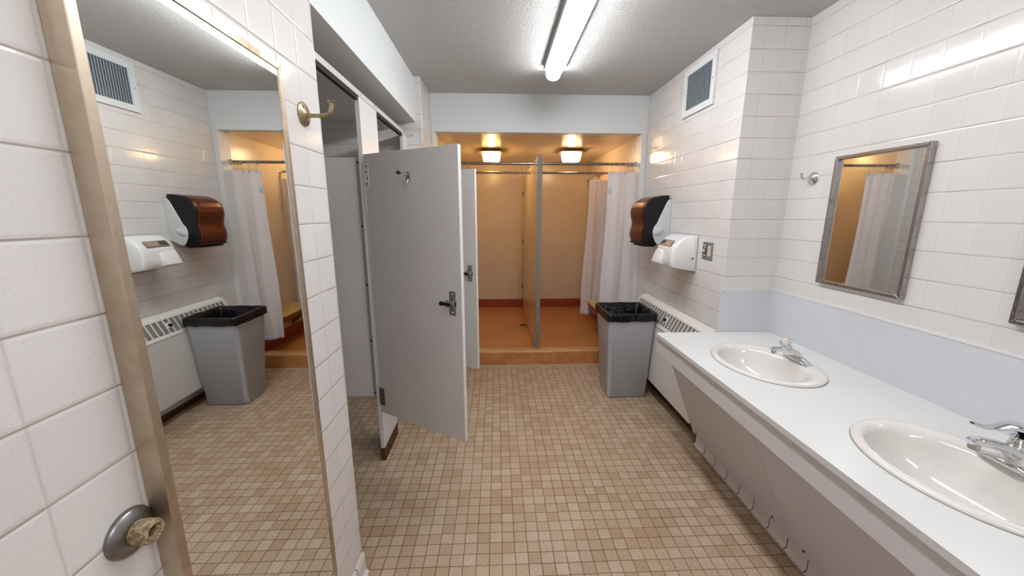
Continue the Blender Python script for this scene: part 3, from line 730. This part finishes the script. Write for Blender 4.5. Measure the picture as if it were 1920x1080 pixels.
# slanted apron in two boards with a seam
def apron(ya_t, yb_t, ya_b, yb_b):
    mb = MB(); th = Vector((.012, 0, .006))
    P = [Vector((1.001, ya_t, .664)), Vector((1.001, yb_t, .664)), Vector((1.254, yb_b, .118)), Vector((1.254, ya_b, .118))]
    mb.rings([P, [p+th for p in P]]); return mb
obj('apron_panel', apron(1.3015, 1.985, 1.3015, 2.108), m_apron, t, bevel=.001)
obj('apron_panel', apron(CY0, 1.298, CY0, 1.298), m_apron, t, bevel=.001)
obj('apron_end', MB().rings([[Vector((1.014, 1.982, .664)), Vector((1.33, 1.982, .664)), Vector((1.33, 2.105, .118)), Vector((1.267, 2.105, .118))], [Vector((1.014, 1.970, .664)), Vector((1.33, 1.970, .664)), Vector((1.33, 2.093, .118)), Vector((1.267, 2.093, .118))]]), m_lamw, t)
mb = MB()
ax_n = Vector((-.546, 0, -.253)).normalized()
for y, f in ((1.39, .93), (1.215, .93), (2.05, .95), (.80, .93)):
    p = Vector((1.001, y, .664)).lerp(Vector((1.254, y, .118)), f)
    obj('screw', lat([(.0065, 0), (.0065, .002), (.003, .004)], p, tuple(ax_n), 12), m_screw, t, smooth=True)
o = obj('backsplash', MB().box(1.676, 1.6896, CY0, 2.1495, CZ+.0005, 1.045), m_splash); tag(o, 'pale blue-grey laminate backsplash standing on the countertop along the wall', 'backsplash')
obj('top_edge', MB().box(1.6735, 1.6896, CY0, 2.1495, 1.0452, 1.0535), m_trim, o)
o2 = obj('side_splash', MB().box(1.357, 1.6755, 2.136, 2.1495, CZ+.0005, 1.045), m_splash); tag(o2, 'short pale blue-grey splash panel on the face of the projecting wall', 'backsplash')
obj('top_edge', MB().box(1.3545, 1.6733, 2.134, 2.1495, 1.0452, 1.0535), m_trim, o2)
obj('corner_bead', MB().box(1.671, 1.6757, 2.131, 2.1358, CZ+.001, 1.045), m_caulk, o2)

def sink():
    cx, cy = sinks[0]
    t = thing('sink_basin', 'oval white porcelain sink farther along the counter, under the clear-knob faucet', 'sink', (cx, cy, CZ), 0, 'oval sinks in the vanity')
    n = 72; A0, B0 = .216, .265; R = []
    # outer rim -> crown -> inner lip -> bowl ; the bowl sits forward, leaving a faucet deck behind
    prof = [(1.0, .0006, 0), (1.005, .006, 0), (.985, .0115, 0), (.945, .0145, 0), (.90, .0140, .25), (.845, .009, .6), (.815, -.004, .8), (.795, -.030, .9), (.74, -.075, 1), (.62, -.115, 1), (.42, -.138, 1), (.20, -.146, 1), (.09, -.149, 1)]
    for s, z, k in prof:
        dx = -.030*k; asq = 1-.13*k
        R.append([(cx+dx+A0*s*asq*math.cos(2*PI*i/n), cy+B0*s*(1-.02*k)*math.sin(2*PI*i/n), CZ+z) for i in range(n)])
    obj('bowl', MB().rings(R, cap=False), m_porc, t, smooth=True, sharp=80, solid=.0)
    dx = -.030
    obj('drain', MB().lathe([(.024, 0), (.024, .003), (.016, .004), (.014, .001), (.0001, .0005)], (cx+dx, cy, CZ-.1505), (0, 0, 1), 24, cap=False), m_chrome, t, smooth=True)
    obj('caulk_line', MB().rings([[(cx+(A0+.003)*math.cos(2*PI*i/n), cy+(B0+.003)*math.sin(2*PI*i/n), CZ+.0004) for i in range(n)], [(cx+(A0-.001)*math.cos(2*PI*i/n), cy+(B0-.001)*math.sin(2*PI*i/n), CZ+.0022) for i in range(n)]], cap=False), pbr('grey_caulk', (150, 142, 132), .7), t)
    return t
s1 = sink()
s2 = copy_tree(s1); s2.location = (sinks[1][0], sinks[1][1], CZ); s2['label'] = 'oval white porcelain sink nearest the viewer, under the lever-handle faucet'

def faucet(cx, cy, label, lever):
    z = CZ+.0125; t = thing('faucet', label, 'faucet', (cx, cy, z))
    mb = MB()
    # escutcheon with swept wings
    S = []
    for k in range(13):
        f = -1+2*k/12; y = cy+f*.076; c = math.cos(f*PI/2)
        h = .003+.020*c**1.4; wx = .016+.012*c
        S.append(((cx, y, z+h*.5), (wx, 0, 0), (0, 0, h*.5+.0005)))
    mb.loft(S, 20, 3)
    obj('base', mb, m_chrome, t, smooth=True)
    if not lever:
        obj('spout', MB().loft([((cx+.020, cy, z+.010), (.004, 0, -.010), (0, .024, 0)), ((cx-.002, cy, z+.030), (.008, 0, -.022), (0, .025, 0)), ((cx-.045, cy, z+.050), (.004, 0, -.019), (0, .021, 0)), ((cx-.090, cy, z+.060), (.001, 0, -.012), (0, .0165, 0)), ((cx-.128, cy, z+.062), (0, 0, -.009), (0, .014, 0)), ((cx-.137, cy, z+.060), (0, 0, -.006), (0, .011, 0))], 24, 3), m_chrome, t, smooth=True)
        obj('aerator', MB().lathe([(.0105, 0), (.0105, .012), (.008, .013)], (cx-.124, cy, z+.041), (0, 0, 1), 18), m_chromeold, t, smooth=True)
        d = Vector((-.40, 0, .92)).normalized(); o = Vector((cx-.055, cy, z+.060))
        obj('stem', MB().lathe([(.021, -.02), (.020, .0), (.018, .014), (.014, .018)], o, tuple(d), 24), m_chrome, t, smooth=True)
        m = NT('clear_acrylic'); m.b.inputs['Base Color'].default_value = rgba((240, 238, 234)); m.b.inputs['Roughness'].default_value = .05
        m.b.inputs['Transmission Weight'].default_value = .75; m.b.inputs['IOR'].default_value = 1.35
        kn = obj('knob', MB().lathe([(.013, .016), (.016, .022), (.024, .032), (.026, .040), (.0245, .046), (.018, .050), (.0001, .051)], o, tuple(d), 48, cap=False, lobes=8, la=.07), m.m, t, smooth=True, sharp=80)
        obj('knob_cap', MB().lathe([(.013, .0512), (.013, .0525), (.0001, .0532)], o, tuple(d), 24, cap=False), pbr('knob_button', (230, 214, 200), .3), kn, smooth=True)
    else:
        obj('body', MB().lathe([(.030, 0), (.029, .02), (.027, .045), (.0255, .060), (.022, .068), (.012, .072)], (cx+.004, cy, z+.006), (-.05, 0, 1), 32), m_chrome, t, smooth=True)
        obj('spout', MB().loft([((cx, cy, z+.040), (.004, 0, -.024), (0, .024, 0)), ((cx-.05, cy, z+.066), (.004, 0, -.016), (0, .020, 0)), ((cx-.10, cy, z+.082), (.002, 0, -.012), (0, .0165, 0)), ((cx-.140, cy, z+.088), (0, 0, -.010), (0, .0145, 0)), ((cx-.152, cy, z+.086), (0, 0, -.006), (0, .011, 0))], 24, 2.4), m_chrome, t, smooth=True)
        obj('aerator', MB().lathe([(.0115, 0), (.0125, .004), (.0125, .016), (.009, .018)], (cx-.134, cy, z+.064), (0, 0, 1), 20), m_chromeold, t, smooth=True)
        lv = obj('lever_handle', MB().loft([((cx+.030, cy, z+.098), (.002, 0, -.010), (0, .014, 0)), ((cx+.012, cy, z+.112), (.002, 0, -.020), (0, .026, 0)), ((cx-.020, cy, z+.126), (.002, 0, -.013), (0, .025, 0)), ((cx-.055, cy, z+.130), (0, 0, -.007), (0, .018, 0)), ((cx-.090, cy, z+.127), (0, 0, -.0045), (0, .0125, 0)), ((cx-.125, cy, z+.131), (0, 0, -.0045), (0, .012, 0)), ((cx-.150, cy, z+.140), (0, 0, -.005), (0, .010, 0)), ((cx-.158, cy, z+.143), (0, 0, -.003), (0, .006, 0))], 24, 2.2), m_chrome, t, smooth=True)
        obj('cartridge', MB().lathe([(.020, 0), (.016, .006), (.018, .012), (.014, .018), (.020, .026)], (cx-.004, cy, z+.072), (-.05, 0, 1), 24), m_chrome, t, smooth=True)
    return t
faucet(1.462, 1.648, 'chrome faucet with a clear acrylic knob on the farther sink', False)
faucet(1.452, .868, 'chrome faucet with a curved lever handle on the nearest sink', True)

# ------------------------------------------------------------------ mirrors above the vanity
def rmirror(ya, yb, za, zb, label):
    t = thing('vanity_mirror', label, 'mirror', (1.69, (ya+yb)/2, za), 0, 'steel-framed mirrors above the vanity')
    f = .016; xa, xb = 1.6650, 1.6896
    mb = MB()
    for P in ([(ya, za), (yb, za), (yb-f, za+f), (ya+f, za+f)], [(yb, za), (yb, zb), (yb-f, zb-f), (yb-f, za+f)], [(yb, zb), (ya, zb), (ya+f, zb-f), (yb-f, zb-f)], [(ya, zb), (ya, za), (ya+f, za+f), (ya+f, zb-f)]): mb.prism(P, 'x', xa, xb)
    obj('frame', mb, m_frameR, t, bevel=.003)
    obj('mirror_glass', MB().box(xa+.0165, 1.689, ya+f-.002, yb-f+.002, za+f-.002, zb-f+.002), m_mirror, t)
    return t
rmirror(1.430, 1.846, 1.150, 1.776, 'steel-framed mirror above the vanity beside the chrome hook')
rmirror(.690, 1.098, 1.150, 1.776, 'steel-framed mirror cut off by the right edge of the photo')

t = thing('wall_hook', 'chrome robe hook on the tiled wall between the corner and the vanity mirror', 'hook', (1.69, 1.985, 1.65))
obj('rosette', MB().lathe([(.034, 0), (.034, .003), (.030, .007), (.016, .010), (.010, .014)], (1.6898, 1.985, 1.686), (-1, 0, 0)), m_chrome, t, smooth=True)
mb = MB().tube([(1.684, 1.985, 1.684), (1.66, 1.985, 1.682), (1.638, 1.985, 1.682), (1.627, 1.985, 1.688), (1.622, 1.985, 1.700), (1.622, 1.985, 1.709)], [.007, .0055, .0055, .006, .0055, .006], 14)
mb.lathe([(.005, 0), (.009, .003), (.009, .006), (.006, .008)], (1.622, 1.985, 1.706))
obj('arm', mb, m_chrome, t, smooth=True)

# ------------------------------------------------------------------ shower interior
t = thing('shower_divider', 'cream shower divider panel with a grey metal front channel standing on the curb', 'partition', (.403, 4.6, .09))
obj('panel', MB().box(.386, .420, 3.623, 5.5495, .091, 2.03).box(.386, .420, 3.604, 3.6235, .1515, 2.03), m_shwall, t, bevel=.001)
obj('front_channel', MB().box(.382, .424, 3.576, 3.6035, .1515, 2.035), m_galv, t, bevel=.002)
for z in (1.79, 1.10, .42): obj('clip', MB().box(.374, .3855, 5.52, 5.5495, z-.025, z+.025), m_dbrown, t, bevel=.001)
o = obj('floor_drain', MB().lathe([(.055, 0), (.055, .004), (.048, .0055), (.0001, .0055)], (.325, 4.57, .0905), (0, 0, 1), 32, cap=False), m_steel, smooth=True)
tag(o, 'round metal floor drain in the orange shower floor beside the divider', 'drain')
mb = MB()
for k in range(-3, 4):
    L = math.sqrt(max(.042**2-(k*.012)**2, 0)); mb.box(.325-L, .325+L, 4.57+k*.012-.003, 4.57+k*.012+.003, .0955, .0966)
obj('slot', mb, m_dark, o)

def rod(x0, x1, y, z, label):
    t = thing('curtain_rod', label, 'rod', ((x0+x1)/2, y, z), 0, 'chrome shower curtain rods')
    obj('tube', MB().tube([(x0+.001, y, z), (x1-.001, y, z)], .0125, 20), m_rod, t, smooth=True)
    for x, s_ in ((x0+.0005, 1), (x1-.0005, -1)):
        obj('flange', MB().lathe([(.026, 0), (.026, .004), (.018, .008), (.0165, .022), (.0135, .024)], (x, y, z), (s_, 0, 0), 24), m_chrome, t, smooth=True)
    return t
YR1, YR2, ZR = 3.620, 4.40, 1.962
rod(-.545, .382-.0, YR1, ZR, 'front chrome rod across the left shower opening')
rod(.4205, 1.322, YR1, ZR, 'front chrome rod across the right shower opening, carrying the white curtain')
rod(-.545, .3855, YR2, ZR, 'rear chrome rod inside the left shower')
rod(.4205, 1.322, YR2, ZR, 'rear chrome rod inside the right shower, carrying the pinkish curtain')

def curtain(label, y, xt0, xt1, xb0, xb1, zt, zb, folds, amp, rings, bunch, tagpos=None, creases=False, ztilt=0, ph=0, flip=1):
    t = thing('shower_curtain', label, 'curtain', ((xt0+xt1)/2, y, zb), 0, 'white vinyl shower curtains')
    def f(u, v):   # u across, v from top to bottom
        g = v**1.3
        x0 = xt0+(xb0-xt0)*g; x1 = xt1+(xb1-xt1)*v
        x = x0+(x1-x0)*u
        a = amp*(.45+.75*v)
        k = math.sin(u*folds*2*PI+ph+.6*math.sin(v*2.2+u*3))+.18*math.sin(u*folds*4.7*PI+1.3+v*1.5)
        yy = y+a*k+.012*math.sin(v*5+u*4)*v
        x += .010*math.sin(v*7+u*9)*v
        z = zt+(zb-zt)*v+ztilt*(1-u if flip > 0 else u)*v
        if creases:
            for c in (.22, .39, .50, .59, .70, .84): yy += -.006*math.exp(-((v-c)/.006)**2)*(1 if u < .45 else .2)
        return (x, yy, z)
    sh = obj('sheet', MB().sheet(f, 110, 90), m_curt, t, smooth=True, sharp=80, solid=.0012)
    obj('hem', MB().sheet(lambda u, v: (lambda p: (p[0], p[1]-.0016, p[2]))(f(u, .972+v*.028)), 110, 3), m_curt, sh, smooth=True, sharp=80, solid=.0008)
    for x, hang in rings:
        rg = MB().ring((x, y, ZR-.006), (1, random.uniform(-.25, .25), 0), .0185, .0021)
        if hang: rg.tube([(x, y-.003, ZR-.024), (x, y-.010, ZR-.042), (x, y-.014, zt-.010), (x, y-.012, zt-.020)], .0014, 6).ring((x, y-.014, zt-.018), (.2, 1, 0), .007, .0014, 14)
        obj('curtain_ring', rg, m_chromeold, t, smooth=True)
    if tagpos:
        u, v, wv, hv = tagpos
        obj('care_label', MB().sheet(lambda a, b: (lambda p: (p[0], p[1]-.0022, p[2]))(f(u+a*wv, v+b*hv)), 6, 4), pbr('pale_blue_label', (186, 204, 216), .6), sh, solid=.0005)
    return t
curtain('white shower curtain drawn to the right end of the front rod', YR1, 1.060, 1.319, 1.03, 1.319, 1.892, .235, 1.7, .016,
        [(1.092, 1), (1.158, 1), (1.215, 1)]+[(1.235+.009*k, 0) for k in range(7)], 1, (.02, .095, .14, .032), ztilt=.05)
curtain('pinkish-lit shower curtain bunched at the right end of the rear rod', YR2, 1.075, 1.312, 1.015, 1.30, 1.885, .275, 2.2, .024,
        [(1.098, 1), (1.165, 1), (1.20, 1)]+[(1.16+.011*k, 0) for k in range(8)], 1, None, True, ztilt=-.0)
curtain('white shower curtain bunched at the left end of the front rod behind the stall doors', YR1, -.541, -.255, -.541, -.215, 1.892, .235, 3, .022,
        [(-.26, 1), (-.32, 1), (-.40, 1)]+[(-.50+.011*k, 0) for k in range(7)], 1, None, ztilt=0, flip=-1)

t = thing('shower_bench', 'small wall-mounted bench with a yellow laminate top in the right shower', 'bench', (1.2, 4.06, .44))
obj('seat', MB().box(1.085, 1.321, 3.76, 4.36, .452, .472), m_bench, t, bevel=.003)
obj('seat_apron', MB().box(1.097, 1.321, 3.775, 4.345, .405, .4515), m_benchside, t, bevel=.003)
for y in (3.86, 4.26): obj('bracket', MB().prism([(1.12, .405), (1.306, .405), (1.306, .24), (1.29, .24)], 'y', y-.012, y+.012), m_benchside, t, bevel=.002)

t = thing('shower_valve', 'dark shower valve handle on the right wall, just past the rear curtain edge', 'valve', (1.3, 5.0, .80))
obj('escutcheon', MB().lathe([(.055, 0), (.055, .003), (.04, .012), (.022, .016)], (1.3215, 5.0, .86), (-1, 0, 0)), m_chromeold, t, smooth=True)
obj('handle', MB().tube([(1.31, 5.0, .86), (1.24, 5.0, .862), (1.215, 5.0, .855), (1.198, 4.995, .835), (1.194, 4.99, .80)], [.014, .012, .011, .009, .008]), metal_mat('dark_metal', (92, 70, 54), .35), t, smooth=True)
t = thing('wall_shower', 'chrome shower head on a bent arm behind the rear curtain', 'shower head', (1.25, 4.9, 1.88))
obj('arm', MB().tube([(1.3215, 4.9, 1.97), (1.27, 4.9, 1.985), (1.23, 4.9, 1.97), (1.205, 4.9, 1.945)], .009), m_chromeold, t, smooth=True)
obj('flange', MB().lathe([(.028, 0), (.026, .006), (.012, .01)], (1.3215, 4.9, 1.97), (-1, 0, 0)), m_chromeold, t, smooth=True)
obj('head', MB().lathe([(.010, 0), (.014, .012), (.013, .02), (.026, .046), (.030, .056), (.027, .060)], (1.208, 4.9, 1.95), (-.5, 0, -.86)), m_chromeold, t, smooth=True)

def slamp(cx, cy, mat, fil, label):
    t = thing('shower_lamp', label, 'light', (cx, cy, 2.08), 0, 'square shower ceiling lamps')
    a = .155
    obj('base_plate', MB().loft([((cx, cy, 2.2117), (a-.04, 0, 0), (0, a-.04, 0)), ((cx, cy, 2.203), (a-.03, 0, 0), (0, a-.03, 0)), ((cx, cy, 2.190), (a-.002, 0, 0), (0, a-.002, 0)), ((cx, cy, 2.183), (a, 0, 0), (0, a, 0)), ((cx, cy, 2.180), (a-.004, 0, 0), (0, a-.004, 0))], 48, 9), metal_mat('warm_steel_plate', (196, 174, 150), .4), t, smooth=True, sharp=30)
    sh = obj('glass_shade', MB().loft([((cx, cy, 2.180), (.108, 0, 0), (0, .108, 0)), ((cx, cy, 2.140), (.102, 0, 0), (0, .102, 0)), ((cx, cy, 2.095), (.092, 0, 0), (0, .092, 0)), ((cx, cy, 2.083), (.084, 0, 0), (0, .084, 0)), ((cx, cy, 2.080), (.07, 0, 0), (0, .07, 0))], 48, 6), mat, t, smooth=True, sharp=50)
    obj('bulb', MB().lathe([(.012, .10), (.014, .075), (.026, .055), (.031, .036), (.028, .017), (.016, .004), (.0001, 0)], (cx, cy, 2.092), (0, 0, 1), 20, cap=False), fil, t, smooth=True)
    return t
slamp(-.060, 4.47, m_bulbL, m_filL, 'square ceiling lamp with glowing yellowish glass in the left shower')
slamp(.855, 4.43, m_bulbR, m_filR, 'square ceiling lamp with glowing whiter glass in the right shower')
o = obj('ceiling_patch', MB().box(.47, .66, 4.62, 4.80, 2.209, 2.2117), m_shceil, bevel=.001); tag(o, 'small cream access panel on the shower ceiling left of the right lamp', 'access panel')
